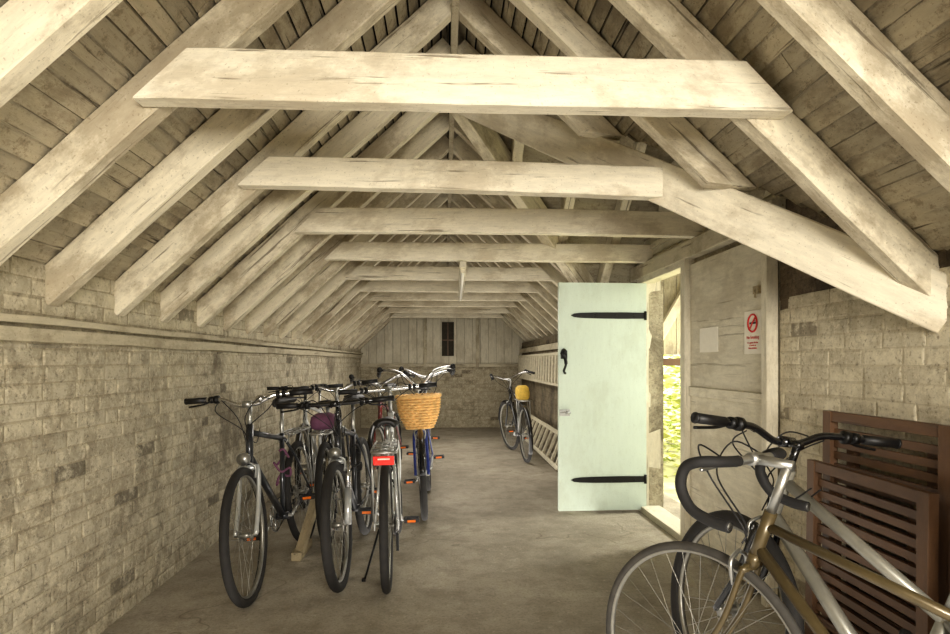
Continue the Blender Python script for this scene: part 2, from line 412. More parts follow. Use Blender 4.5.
mb=MB(); beam(mb,(XR-0.02,2.8,1.93),(XR-0.02,5.0,1.93),0.07,0.11,seg=12); 
beam(mb,(XR-0.005,2.86,2.10),(XR-0.005,4.8,2.10),0.03,0.04,seg=8)
O('trim_2',mb,M['trimwood'],kind='structure')
mb=MB(); beam(mb,(XR-0.02,2.88,0),(XR-0.02,2.88,1.9),0.06,0.05,up=(0,1,0),seg=10)
beam(mb,(XR-0.015,DY0-0.035,0),(XR-0.015,DY0-0.035,1.88),0.07,0.07,up=(0,1,0),seg=8)
beam(mb,(XR+0.04,DY1+0.04,0),(XR+0.04,DY1+0.04,1.88),0.16,0.08,up=(0,1,0),seg=8)
beam(mb,(XR+0.0,DY0-0.05,DZ),(XR+0.0,DY1+0.08,DZ),0.10,0.06,seg=8)
beam(mb,(XR+0.03,DY0-0.05,0.02),(XR+0.03,DY1+0.08,0.02),0.16,0.05,seg=8)
O('trim_3',mb,M['whiteboard'],kind='structure')
mb=MB('y')
W=DY0-0.07-2.905
mb.box((XR,2.905+W/2,1.44),(0.02,W-0.004,0.80),mi=0)
mb.box((XR,2.905+W/2,0.50),(0.02,W-0.004,0.96),mi=0)
mb.box((XR-0.008,2.905+W/2,1.01),(0.03,W-0.004,0.06),mi=0)
O('wall_right.001',mb,[M['whiteboard']],kind='structure',bevel=0.003)
mb=MB(); beam(mb,(1.42,5.5,1.40),(1.42,Y1,1.40),0.08,0.08,seg=20)
O('trim_4',mb,M['trimwood'],kind='structure')
mb=MB(); mb.box((0.06,Y1-0.035,1.62),(0.22,0.02,0.62)); mb.box((0.06,Y1-0.05,1.62),(0.02,0.02,0.6),mi=1); mb.box((0.06,Y1-0.05,1.60),(0.22,0.02,0.02),mi=1)
O('window_1',mb,[M['darkhole'],M['brownwood']],kind='structure')
mb=MB(); beam(mb,(-0.35,Y1-0.06,1.1),(-0.35,Y1-0.06,2.0),0.06,0.06,up=(0,1,0)); beam(mb,(0.6,Y1-0.06,1.1),(0.6,Y1-0.06,2.0),0.06,0.06,up=(0,1,0)); beam(mb,(XL,Y1-0.05,1.14),(XR,Y1-0.05,1.14),0.06,0.06)
O('trim_5',mb,M['trimwood'],kind='structure')
# ------------------------------------------------------------ door leaf
door=E('door_1',(XR-0.008,DY1-0.005,0.0),(0,0,math.radians(180+1.5)),'pale mint painted plank door standing open on black strap hinges','door')
door['kind']='structure'
mb=MB('z'); mb.box((0.355,0,0.925),(0.71,0.04,1.81)); 
for i in range(1,5): mb.box((0.71*i/5,0.0203,0.925),(0.002,0.0006,1.79))
leaf=O('door_leaf',mb,M['door'],door,bevel=0.004)
def strap(z):
    mb=MB(); y=0.0255
    prof=[(0.02,0.024),(0.22,0.026),(0.42,0.024),(0.54,0.020),(0.59,0.014),(0.615,0.0)]
    vs=[]
    for x,h in prof: vs+=[(x,y,z-h),(x,y,z+h),(x,y-0.005,z-h),(x,y-0.005,z+h)]
    fs=[]
    for i in range(len(prof)-1):
        a=i*4;b=a+4; fs+=[(a,b,b+1,a+1),(a+2,a+3,b+3,b+2),(a,a+2,b+2,b),(a+1,b+1,b+3,a+3)]
    mb.add(vs,fs); mb.cyl((0.01,y,z-0.035),(0.01,y,z+0.035),0.011)
    for x in (0.1,0.25,0.42): mb.cyl((x,y,z),(x,y+0.006,z),0.007,8)
    O('strap_hinge',mb,M['black'],door)
strap(1.57); strap(0.265)
mb=MB(); mb.tube(catmull([(0.65,0.03,1.28),(0.675,0.035,1.30),(0.69,0.035,1.27),(0.665,0.04,1.23),(0.66,0.05,1.18),(0.675,0.045,1.13),(0.66,0.03,1.11)]),[0.009]*12+[0.013]*12+[0.009]*13,8)
mb.box((0.67,0.026,1.255),(0.05,0.010,0.06)); mb.cyl((0.67,0.02,1.28),(0.67,0.06,1.28),0.018)
O('door_handle',mb,M['black'],door,label='black iron thumb latch')
mb=MB(); mb.box((0.665,0.028,0.80),(0.08,0.012,0.05)); mb.cyl((0.62,0.04,0.80),(0.705,0.04,0.80),0.008); mb.cyl((0.65,0.03,0.80),(0.65,0.065,0.80),0.014)
O('door_bolt',mb,M['alu'],door,label='silver sliding bolt')
# ------------------------------------------------------------ signs
def text(body,size,loc,rot,mat,parent=None,name='lettering'):
    c=bpy.data.curves.new(name,'FONT'); c.body=body; c.size=size; c.align_x='CENTER'; c.extrude=0.0004
    t=bpy.data.objects.new('tmp',c); bpy.context.scene.collection.objects.link(t); bpy.context.view_layer.update()
    me=bpy.data.meshes.new_from_object(t.evaluated_get(bpy.context.evaluated_depsgraph_get())); bpy.data.objects.remove(t)
    me.materials.clear(); me.materials.append(mat)
    o=bpy.data.objects.new(name,me); bpy.context.scene.collection.objects.link(o); o.location=loc; o.rotation_euler=rot
    if parent: o.parent=parent
    return o
Rw=(math.radians(90),0,math.radians(-90))
s=E('no_smoking_sign',(XR-0.014,3.05,1.355),(0,0,0),'white no smoking sign with red circle on boarded wall','sign')
mb=MB(); mb.box((0,0,0),(0.004,0.175,0.225)); O('sign_plate',mb,M['paper'],s)
mb=MB(); mb.ring((-0.004,0,0.048),(1,0,0),0.045,0.005,40,6); mb.cyl((-0.004,-0.031,0.080),(-0.004,0.031,0.016),0.0042,6)
O('prohibition_symbol',mb,M['signred'],s)
mb=MB(); mb.box((-0.003,0.004,0.048),(0.003,0.052,0.010)); mb.box((-0.003,-0.028,0.048),(0.003,0.004,0.010)); mb.tube(catmull([(-0.003,-0.026,0.056),(-0.003,-0.016,0.062),(-0.003,-0.028,0.070)]),0.002,6)
O('cigarette_symbol',mb,M['blackplastic'],s)
text('No Smoking',0.025,(-0.003,0,-0.034),Rw,M['signred'],s)
text('It is against the law\nto smoke in\nthese premises',0.0140,(-0.003,0,-0.058),Rw,M['signred'],s)
mb=MB(); mb.box((XR-0.013,3.58,1.335),(0.003,0.25,0.15)); O('paper_notice',mb,M['paper'],label='plain white paper notice pinned to the boarded wall',cat='notice')
mb=MB(); mb.box((XR-0.02,3.0,1.57),(0.02,0.05,0.04)); mb.cyl((XR-0.03,3.0,1.57),(XR-0.03,3.0,1.53),0.006)
O('wall_hook',mb,M['standwood'],label='small metal hook on boarded wall above sign',cat='hook')
f=E('fluorescent_light',(0.15,5.35,1.89),(0,0,math.radians(-1)),'white fluorescent batten fixed beneath the roof ties','light')
mb=MB(); mb.box((0,0,0.01),(0.05,2.1,0.05)); mb.box((0,-1.0,-0.025),(0.035,0.03,0.04)); mb.box((0,1.0,-0.025),(0.035,0.03,0.04)); O('light_body',mb,M['ladder'],f,bevel=0.004)
mb=MB(); mb.cyl((0,-0.98,-0.032),(0,0.98,-0.032),0.012); O('light_tube',mb,M['white'],f)
# ------------------------------------------------------------ ladders
def ladder(L,W,n,mat,loc,rot,lab,br=False,rw=0.05,rail=0.05):
    e=E('ladder',loc,rot,lab,'ladder','ladders along the wall')
    for z in (0,W):
        mb=MB(); beam(mb,(0,0,z),(0,L,z),0.03,rail,seg=8,jit=0.001); O('ladder_rail',mb,mat,e)
    for i in range(n):
        y=L*(i+0.5)/n; mb=MB(); mb.box((0,y,W/2),(0.03,rw,W-0.03)); O('ladder_rung',mb,mat,e)
    if br:
        for y in (0.8,2.6,4.0):
            mb=MB(); mb.box((0.03,y,0.0),(0.04,0.03,0.03)); O('bracket',mb,M['black'],e)
ladder(4.6,0.37,22,M['ladder'],(1.33,6.2,0.93),(0,math.radians(2),0),'long cream slatted ladder hung sideways along the wall',True,0.085,0.032)
ladder(3.0,0.34,10,M['ladder'],(1.24,6.5,0.03),(0,math.radians(22),0),'pale ladder lying on edge against the wall')
# ------------------------------------------------------------ bikes
RA=(-0.435,0.0,0.335); FA=(0.60,0.0,0.335); R=0.338
AX0=V((0.553,0,0.335)); AXD=V((-0.309,0,0.951))
def steerM(deg):
    return Matrix.Translation(AX0)@Matrix.Rotation(math.radians(deg),4,AXD)@Matrix.Translation(-AX0)
def bike(label,pos,heading,near='front',lean=0,steer=0,frame='darkp',fork=None,bar='flat',tyre=0.02,step=False,rack=False,guards=False,
         basket=False,light=False,tail=False,stand=False,grip='blackplastic',barmat='chrome',barz=1.0,seatz=0.93,tube=0.017,sus=False,guardmat='blackp',bag=None,saddle='leather',barw=0.30,bottle=False,rackmat='alu',tyremat='rubber',spk=32,forkr=0.0115,lock=False,bell=False,htop=0.55,stl=0.50,sback=0.0):
    a=math.radians(heading); lx=FA[0] if near=='front' else RA[0]
    root=E('bicycle',(pos[0]-lx*math.cos(a),pos[1]-lx*math.sin(a),0),(math.radians(lean),0,a),label,'bicycle','parked bicycles')
    fm=M[frame]; fk=M[fork or frame]; S=steerM(steer)
    ht=AX0+AXD*htop; hb=AX0+AXD*0.36; bb=V((0,0,0.28)); sd=V((-0.292,0,0.956)); st_top=bb+sd*stl; seat=bb+sd*((seatz-0.28)/0.956)
    mb=MB(); mb.tube([hb-AXD*0.02,ht+AXD*0.01],max(tube*1.15,0.017),14); mb.cyl(bb-V((0,0.036,0)),bb+V((0,0.036,0)),0.022,14)
    mb.tube([bb,st_top],tube*0.9,12)
    if step:
        mb.tube(catmull([hb+AXD*0.06,(0.30,0,0.56),(0.14,0,0.40),bb+V((-0.05,0,0.16))],8),tube,12)
        mb.tube(catmull([hb+AXD*0.01,(0.28,0,0.45),(0.12,0,0.31),bb],8),tube*1.1,12)
    else:
        mb.tube([ht-AXD*0.03,st_top-sd*0.03],tube*0.95,12); mb.tube([hb+AXD*0.03,bb],tube*1.15,12)
    for s in (-1,1):
        mb.tube([bb+V((0,0.02*s,0)),V((-0.1,0.035*s,0.29)),V(RA)+V((0,0.062*s,0))],[0.011,0.010,0.008],8)
        sc=st_top+V((0,0.012*s,-0.03)); mb.tube([sc,sc.lerp(V(RA)+V((0,0.062*s,0)),0.3)+V((0,0.012*s,0)),V(RA)+V((0,0.062*s,0))],[0.009,0.009,0.007],8)
        mb.box(V(RA)+V((0,0.062*s,0)),(0.04,0.006,0.04))
    O('frame',mb,fm,root)
    mb=MB(); crown=hb-AXD*0.03
    mb.tube([crown+AXD*0.04,crown],0.018,12)
    for s in (-1,1):
        if sus:
            d=(V(FA)-crown); mb.tube([crown+V((0,0.055*s,0.02)),crown+V((0.0,0.055*s,0.0))+d*0.5],0.014,10,mi=1); mb.tube([crown+V((0,0.055*s,0))+d*0.45,V(FA)+V((0,0.055*s,0))],0.019,10)
        else:
            mb.tube(catmull([crown+V((0,0.01*s,0.005)),crown+V((0.003,0.045*s,-0.01)),AX0+AXD*0.16+V((0.003,0.050*s,0)),V(FA)+V((0,0.050*s,0))],6),forkr,8)
    mb.tube([crown+V((0,-0.05,0.0)),crown+V((0,0.05,0.0))],forkr*1.2,8)
    mb.xform(S); O('fork',mb,[fk,M['chrome']],root)
    mb=MB()
    for s in (-1,1):
        c0=crown+V((0.03,0.03*s,-0.02)); mb.tube(catmull([crown+V((0.035,0,0.035)),c0+V((0.005,0.012*s,0.03)),c0+V((0,0.004*s,-0.03))],4),0.006,6)
    mb.xform(S); O('brake_caliper',mb,M['alu'],root)
    for c,X in ((FA,S),(RA,None)):
        c=V(c); mb=MB(); rw=min(0.011,tyre*0.62); mb.ring(c,(0,1,0),R-tyre*2+0.002,rw,64,8)
        mb.cyl(c-V((0,0.055,0)),c+V((0,0.055,0)),0.007,10); mb.cyl(c-V((0,0.03,0)),c+V((0,0.03,0)),0.016,12)
        for s in (-1,1): mb.cyl(c+V((0,0.028*s,0)),c+V((0,0.031*s,0)),0.028,14)
        rr=R-tyre*2
        for i in range(spk):
            q=2*math.pi*i/spk; s=1 if i%2 else -1; o=0.30*(1 if (i//2)%2 else -1)
            mb.tube([c+V((math.cos(q+o*3)*0.026,0.029*s,math.sin(q+o*3)*0.026)),c+V((math.cos(q)*rr,0,math.sin(q)*rr))],0.0012,4,caps=False)
        if c.x<0:
            for k in range(5): mb.cyl(c-V((0,0.034+0.004*k,0)),c-V((0,0.036+0.004*k,0)),0.045-0.005*k,18)
        if X: mb.xform(X)
        w=O('wheel',mb,M['rim'],root)
        mb=MB(); mb.ring(c,(0,1,0),R-tyre,tyre,72,12)
        if X: mb.xform(X)
        O('tyre',mb,M[tyremat],w)
    if guards:
        for c,X in ((FA,S),(RA,None)):
            c=V(c); mb=MB(); vs=[];fs=[];k=26
            a0,a1=(5,215) if c.x<0 else (10,180)
            for i in range(k+1):
                q=math.radians(a0+(a1-a0)*i/k); rr=R+0.012
                for j,(yy,dr) in enumerate(((-0.026,-0.018),(-0.016,0),(0,0.004),(0.016,0),(0.026,-0.018))):
                    vs.append(c+V((math.cos(q)*(rr+dr),yy,math.sin(q)*(rr+dr))))
            for i in range(k):
                for j in range(4): fs.append((i*5+j,i*5+j+1,i*5+6+j,i*5+5+j))
            mb.add(vs,fs,True)
            for s in (-1,1): mb.tube([c+V((0,0.05*s,0)),c+V(((-1)*0.33,0.03*s,0.12))],0.0022,5)
            if X: mb.xform(X)
            o=O('mudguard',mb,M[guardmat],root); sm=o.modifiers.new('s','SOLIDIFY'); sm.thickness=0.002
    top=AX0+AXD*((barz-0.335)/0.951)
    ext=0.09 if bar in('flat','drop') else 0.05
    cl=top+V((ext,0,0.0))
    mb=MB(); mb.tube([ht,top],0.0125,12,mi=0); mb.tube([top+V((-0.012,0,-0.006)),cl],0.0135,12,mi=0); mb.cyl(cl-V((0,0.024,0)),cl+V((0,0.024,0)),0.018,14,mi=0)
    if bar=='flat': half=[(0,0.0,0),(0,0.1,0),(-0.006,0.18,0.003),(-0.035,barw+0.02,0.006)]
    elif bar=='riser': half=[(0,0,0),(0,0.05,0),(-0.005,0.12,0.03),(-0.02,0.18,0.038),(-0.055,barw+0.02,0.04)]
    elif bar=='swept': half=[(0,0,0),(0.03,0.07,0.02),(0.02,0.17,0.06),(-0.05,0.26,0.075),(-0.17,0.29,0.05)]
    elif bar=='cruiser': half=[(0,0,0),(0.03,0.05,0.05),(0.04,0.13,0.13),(-0.01,0.24,0.16),(-0.10,0.30,0.145),(-0.2,0.31,0.12)]
    else: half=[(0,0,0),(0,0.10,0),(0.005,0.16,0.002),(0.04,0.20,0.0),(0.078,0.205,-0.02),(0.088,0.207,-0.07),(0.055,0.21,-0.12),(0.0,0.21,-0.14),(-0.05,0.21,-0.145)]
    sm=catmull(half,6); full=[cl+V((p.x,-p.y,p.z)) for p in sm[::-1]]+[cl+p for p in sm[1:]]
    mb.tube(full,0.0120,12,mi=1)
    def lp(p,s): return cl+V((p[0],p[1]*s,p[2]))
    for s in (-1,1):
        e0=lp(half[2] if bar!='drop' else half[1],s)
        mb.tube(catmull([e0+V((0.01,0,-0.01)),cl+V((0.11,0.09*s,0.03)),cl+V((0.12,0.02*s,-0.06)),ht+V((0.07,0.01*s,-0.04)),hb+V((0.03,-0.01*s,0.03))],8),0.0026,6,mi=2)
        if bar!='drop': mb.tube(catmull([e0+V((0.01,0.03*s,-0.01)),cl+V((0.09,0.13*s,-0.03)),cl+V((0.08,0.01*s,-0.13)),ht+V((-0.02,0.02*s,-0.09)),ht+V((-0.12,0.018*s,-0.03))],8),0.0026,6,mi=2)
    mb.xform(S); hbz=O('handlebar',mb,[M['alu'] if barmat!='blackp' else M['blackp'],M[barmat],M['blackplastic']],root)
    for s in (-1,1):
        mb=MB()
        if bar=='drop': seg=[cl+V((p.x,p.y*s,p.z)) for p in sm[5:]]; mb.tube(seg,0.0145,12)
        else:
            e=lp(half[-1],s); d=(lp(half[-2],s)-e).normalized(); mb.tube([e-d*0.004,e+d*0.115],0.0160,12); mb.tube([e-d*0.006,e],0.0175,12)
        mb.xform(S); O('grip',mb,M['tape' if bar=='drop' else grip],hbz)
        mb=MB()
        if bar=='drop':
            p0=cl+V((0.015,0.09*s,-0.005)); mb.tube([p0-V((0.015,0,0)),p0+V((0.012,0,0))],0.012,8); mb.tube(catmull([p0+V((0.01,0,0)),p0+V((0.035,0.02*s,-0.015)),p0+V((0.04,0.08*s,-0.02))],6),0.005,6)
        else:
            mb.tube([e+d*0.135,e+d*0.155],0.019,12); mb.tube([e+d*0.165,e+d*0.185],0.022,12); p0=e+d*0.145
            mb.tube(catmull([p0+V((0.015,0,-0.005)),p0+V((0.04,0.0,-0.02))-d*0.03,e+V((0.045,0,-0.03))+d*0.03],5),0.005,6)
        mb.xform(S); O('brake_lever',mb,M['black' if bar!='drop' else 'alu'],hbz)
    if bell:
        mb=MB(); p=cl+V((0,0.07,0.0)); mb.tube([p,p+V((0,0,0.02)),p+V((0,0,0.034)),p+V((0,0,0.042)),p+V((0,0,0.045))],[0.008,0.026,0.024,0.014,0.003],16); mb.xform(S); O('bell',mb,M['chrome'],hbz)
    mb=MB(); vs=[];fs=[];k=12;w=10
    L=0.27
    for i in range(k+1):
        f=i/k; x=seat.x-0.14+L*f-sback; wd=0.075*(1-f)**0.9+0.02 if f>0.12 else 0.075+0.02*(f/0.12)-0.02
        for j in range(w+1):
            t=-1+2*j/w; vs.append(V((x,wd*t,seat.z+0.05+0.012*(1-f)-0.035*abs(t)**3-(0.02 if f in(0,1) else 0))))
    for i in range(k):
        for j in range(w): fs.append((i*(w+1)+j,(i+1)*(w+1)+j,(i+1)*(w+1)+j+1,i*(w+1)+j+1))
    mb.add(vs,fs,True); sdl=O('saddle',mb,M[saddle],root); so=sdl.modifiers.new('s','SOLIDIFY'); so.thickness=0.03; so.offset=-1; ss=sdl.modifiers.new('u','SUBSURF'); ss.levels=1; ss.render_levels=1
    mb=MB(); mb.tube([st_top-sd*0.05,seat+V((0,0,0.005))],0.0125,12)
    for s in(-1,1): mb.tube(catmull([seat+V((0.10-sback,0.012*s,0.02)),seat+V((0.05-sback,0.02*s,0.0)),seat+V((-0.05,0.022*s,0.0)),seat+V((-0.11-sback,0.035*s,0.03))],4),0.0035,6)
    O('seat_post',mb,M['alu'],sdl)
    mb=MB(); cb=bb+V((0,-0.045,0)); 
    mb.ring(cb,(0,1,0),0.088,0.004,36,6); mb.ring(cb,(0,1,0),0.06,0.003,30,6)
    for i in range(5):
        q=2*math.pi*i/5; mb.cyl(cb,cb+V((math.cos(q)*0.088,0,math.sin(q)*0.088)),0.006,6)
    q=math.radians(-25); dv=V((math.cos(q),0,math.sin(q)))*0.165
    mb.tube([bb+V((0,-0.06,0)),bb+V((0,-0.072,0))+dv],0.010,8); mb.tube([bb+V((0,0.055,0)),bb+V((0,0.068,0))-dv],0.010,8); mb.cyl(bb-V((0,0.06,0)),bb+V((0,0.056,0)),0.011,10)
    cr=O('crankset',mb,M['alu'],root)
    for s,p in ((-1,bb+V((0,-0.072,0))+dv),(1,bb+V((0,0.068,0))-dv)):
        mb=MB(); c=p+V((0,0.055*s,0)); mb.cyl(p,p+V((0,0.10*s,0)),0.006,8); mb.box(c+V((0.035,0,0)),(0.014,0.09,0.022)); mb.box(c-V((0.035,0,0)),(0.014,0.09,0.022)); mb.box(c+V((0,0.045*s,0)),(0.08,0.008,0.018)); mb.box(c-V((0,0.035*s,0)),(0.08,0.008,0.018))
        mb.box(c+V((0.0435,0,0)),(0.004,0.05,0.014),mi=1); mb.box(c-V((0.0435,0,0)),(0.004,0.05,0.014),mi=1)
        O('pedal',mb,[M['blackplastic'],M['orange']],cr)
    mb=MB(); ra=V(RA)+V((0,-0.045,0)); pts=[]
    for i in range(9): q=math.radians(-90+180*i/8); pts.append(cb+V((math.cos(q)*0.088,0,math.sin(q)*0.088)))
    for i in range(7): q=math.radians(90+180*i/6); pts.append(ra+V((math.cos(q)*0.038,0,math.sin(q)*0.038)))
    mb.tube(pts,0.004,6,True); mb.box(ra+V((0.01,-0.01,-0.09)),(0.02,0.015,0.09)); O('chain',mb,M['black'],root)
    if lock:
        mb=MB(); p=bb+sd*(stl-0.10)+V((0.03,0,0)); mb.tube(catmull([p+V((0.03*math.cos(t*0.7)+0.01*math.sin(t),0.045*math.sin(t*0.7),0.02*math.sin(t*1.9)-0.012*t)) for t in range(18)],3),0.007,8); O('cable_lock',mb,M['purple' if lock=='purple' else 'blackplastic'],root)
    if rack:
        mb=MB(); z=0.745
        mb.tube(catmull([(-0.16,0.06,z),(-0.3,0.065,z),(-0.55,0.065,z),(-0.60,0.04,z),(-0.60,-0.04,z),(-0.55,-0.065,z),(-0.3,-0.065,z),(-0.16,-0.06,z)],5),0.006,8)
        for x in (-0.22,-0.34,-0.46,-0.56): mb.cyl((x,-0.065,z),(x,0.065,z),0.004,6)
        for y in (-0.022,0.022): mb.cyl((-0.18,y,z),(-0.59,y,z),0.004,6)
        for s in (-1,1):
            mb.cyl((-0.50,0.066*s,z),(-0.435,0.072*s,0.36),0.005,6); mb.cyl((-0.34,0.066*s,z),(-0.435,0.072*s,0.36),0.005,6); mb.cyl((-0.18,0.04*s,z),(-0.15,0.02*s,0.70),0.005,6)
        O('rear_rack',mb,M[rackmat],root)
    if tail:
        mb=MB(); mb.box((-0.615,0,0.71),(0.025,0.105,0.045)); mb.box((-0.629,0,0.718),(0.004,0.06,0.008),mi=1)
        O('tail_light',mb,[M['red'],M['white']],root,bevel=0.004,label='wide red rear reflector light')
    if light:
        mb=MB(); p=hb+V((0.07,0,0.03)); mb.tube([p-V((0.03,0,0)),p,p+V((0.03,0,0))],[0.016,0.03,0.034],14); mb.cyl(hb,p,0.006,6); mb.xform(S); O('headlight',mb,M['alu'],root)
    if stand:
        mb=MB(); mb.tube([(-0.26,0.05,0.27),(-0.30,0.13,0.01)],0.006,8); mb.box((-0.30,0.135,0.008),(0.03,0.02,0.012)); O('kickstand',mb,M['black'],root)
    if bottle:
        mb=MB(); dt=(hb-bb).normalized(); up=V((-dt.z,0,dt.x)); p=bb+dt*0.17+up*0.055; mb.tube([p,p+dt*0.14,p+dt*0.17,p+dt*0.19],[0.034,0.034,0.02,0.016],14); O('water_bottle',mb,M['white'],root)
    if basket:
        cx=cl+V((0.18,0,-0.09)); mb=MB(); bh=0.23
        rows=12; K=0.80
        def sup(q): return math.cos(q),math.sin(q)
        for r_ in range(rows):
            f=r_/(rows-1); ff=1-(1-f)**2.2; z=cx.z-bh+0.03+f*bh; sx=(0.090+0.055*ff)*K; sy=(0.125+0.075*ff)*K; pts=[]
            for i in range(64):
                q=2*math.pi*i/64; w=0.0035*(1 if ((i//2)+r_)%2 else -1); ex,ey=sup(q)
                pts.append(V((cx.x+ex*(sx+w),ey*(sy+w),z)))
            mb.tube(pts,0.0100,6,True)
        for i in range(32):
            ex,ey=sup(2*math.pi*(i+0.5)/32)
            pts=[]
            for f in (0,0.15,0.35,0.65,1):
                ff=1-(1-f)**2.2; pts.append(V((cx.x+ex*(0.090+0.055*ff)*K,ey*(0.125+0.075*ff)*K,cx.z-bh+0.03+f*bh)))
            mb.tube(pts,0.0045,5)
        mb.add([V((cx.x+math.cos(2*math.pi*i/32)*0.09*K,math.sin(2*math.pi*i/32)*0.125*K,cx.z-bh+0.03)) for i in range(32)],[tuple(range(32))])
        pts=[]
        for i in range(96):
            q=2*math.pi*i/96; ex,ey=sup(q)
            pts.append(V((cx.x+ex*0.152*K,ey*0.207*K,cx.z+0.040+0.003*math.sin(q*24))))
        mb.tube(pts,0.014,8,True)
        mb.xform(S); O('wicker_basket',mb,M['wicker'],root,label='golden wicker front basket')
    if bag:
        col,sx,sy,sz,bz=bag; mb=MB(); c=V((-0.40,0,bz))
        vs=[];fs=[]
        for r_,(f,k) in enumerate(((0,0.8),(0.15,1.0),(0.5,1.06),(0.85,0.95),(1,0.6))):
            for i in range(16):
                q=2*math.pi*i/16; vs.append(c+V((math.copysign(abs(math.cos(q))**0.5,math.cos(q))*sx/2*k,math.copysign(abs(math.sin(q))**0.5,math.sin(q))*sy/2*k,f*sz)))
        for r_ in range(4):
            for i in range(16): fs.append((r_*16+i,r_*16+(i+1)%16,(r_+1)*16+(i+1)%16,(r_+1)*16+i))
        fs+=[tuple(range(16))[::-1],tuple(64+i for i in range(16))]
        mb.add(vs,fs,True); O('bag',mb,M[col],root)
    return root
bike('dark hybrid bicycle with silver fork and handlebar beside the brick wall',(-0.96,3.05),-92,'front',6,4,frame='darkp',fork='silverp',bar='riser',barz=0.98,barmat='chrome',light=True,tyre=0.022,barw=0.31,rack=True,bell=True,lock='purple')
bike('dark grey mountain bicycle with silver suspension fork beside wooden stand',(-0.545,3.22),-90,'front',4,0,frame='darkp',fork='silverp',bar='flat',barz=0.97,barmat='blackp',sus=True,tyre=0.026,lock=True,light=True)
bike('silver city bicycle with rear rack and red reflector, rear wheel outermost',(-0.30,3.19),93,'rear',-1,10,frame='silverp',bar='flat',barz=1.02,rack=True,tail=True,tyre=0.022,stand=True,seatz=0.83,step=True,lock=True)
bike('blue town bicycle with high chrome handlebar and wicker front basket',(-0.15,4.60),-90,'front',4,4,frame='bluep',fork='bluep',bar='cruiser',barz=0.99,basket=True,tyre=0.024,guards=True,step=True,guardmat='blackp',barmat='chrome',bell=True)
bike('black bicycle with purple bag on rear rack, parked tail outwards',(-0.76,4.00),93,'rear',-3,8,frame='blackp',bar='riser',barz=0.98,rack=True,tyre=0.022,lock=True,barmat='chrome',bag=('purple',0.2,0.15,0.10,0.76),seatz=0.88)
bike('red framed bicycle parked in the second row by the wall',(-0.55,5.25),-93,'front',3,-4,frame='redp',bar='swept',barz=1.0,tyre=0.02,guards=True)
bike('black city bicycle with swept handlebar parked in the second row',(-0.24,6.05),-90,'front',-2,0,frame='blackp',bar='swept',barz=1.04,tyre=0.02,light=True)
bike('silver bicycle leaning close to the brick wall behind others',(-1.15,5.05),-91,'front',4,6,frame='silverp',fork='blackp',bar='flat',barz=0.98,barmat='blackp',tyre=0.022,guards=True)
bike('black bicycle with yellow bag on rack beside the ladders',(0.98,7.15),94,'rear',-3,12,frame='blackp',bar='swept',barz=0.97,tyre=0.022,rack=True,bag=('yellowbag',0.2,0.15,0.17,0.75),guards=True,seatz=0.80)
bike('olive bronze road bicycle with black taped drop handlebar',(0.72,1.69),121,'front',3,4,frame='goldp',fork='goldp',bar='drop',barz=0.94,barmat='alu',tyre=0.013,tube=0.0135,seatz=0.93,forkr=0.0085,tyremat='greyrubber',htop=0.485,stl=0.41)
bike('silver grey mountain bicycle with black flat handlebar by stacked furniture',(0.96,2.05),109,'front',5,-9,frame='champ',fork='blackp',bar='riser',barz=0.945,barmat='blackp',tyre=0.026,tube=0.019,barw=0.355,seatz=0.84,lock=True,htop=0.54,stl=0.33,sback=0.05)
# wooden bike stand
s=E('bicycle_stand',(-0.88,3.70,0),(0,0,0),'weathered wooden bicycle stand between two bicycles','stand')
mb=MB(); beam(mb,(-0.01,0.25,0.03),(-0.01,-0.05,0.03),0.06,0.05); O('stand_base',mb,M['standwood'],s)
mb=MB(); beam(mb,(0.0,0.0,0.04),(0.07,0.14,0.34),0.055,0.035); O('stand_post',mb,M['standwood'],s)
# ------------------------------------------------------------ folded slatted furniture
def folded_table(loc,yaw,lean,W,H,n,lab,name='folding_table',cat='table'):
    e=E(name,loc,(0,math.radians(lean),math.radians(yaw)),lab,cat,'folded slatted garden furniture')
    mb=MB(); 
    for i in range(n):
        z=0.06+(H-0.12)*(i+0.5)/n; beam(mb,(0,-W/2+0.03,z),(0,W/2-0.03,z),0.016,(H-0.12)/n*0.62,seg=3,jit=0.001)
    O('slatted_top',mb,M['brownwood'],e)
    for y in (-W/2+0.03,W/2-0.03):
        mb=MB(); beam(mb,(-0.008,y,0),(-0.008,y,H),0.05,0.034,up=(1,0,0),seg=4,jit=0.001); O('stile',mb,M['brownwood'],e)
    for z in (H-0.02,0.04):
        mb=MB(); beam(mb,(-0.006,-W/2+0.055,z),(-0.006,W/2-0.055,z),0.03,0.04,seg=4,jit=0.001); O('end_rail',mb,M['brownwood'],e)
    for y in (-W/2+0.12,W/2-0.12):
        mb=MB(); beam(mb,(0.026,y,0.02),(0.026,y,H-0.1),0.045,0.025,up=(1,0,0),seg=4,jit=0.001); O('leg',mb,M['brownwood'],e)
for args in (((1.58,2.09,0),0,0.3,0.64,1.0,19,'dark brown slatted folding table stacked upright against brick wall'),
             ((1.49,2.07,0),-2.0,0.8,0.66,0.80,15,'dark brown slatted folding table stacked upright against brick wall'),
             ((1.42,1.36,0),-3,1.0,0.44,0.87,14,'dark brown slatted folding chair leaning beside stacked tables','folding_chair','chair'),
             ((1.58,1.43,0),0,0.3,0.60,0.97,18,'dark brown slatted folding table stacked upright against brick wall')):
    folded_table(*args)
mb=MB(); beam(mb,(XL+0.05,1.93,0),(XL+0.03,1.93,0.95),0.12,0.025,up=(1,0,0)); O('wooden_plank',mb,M['brownwood'],label='dark brown plank leaning against the whitewashed brick wall',cat='plank')
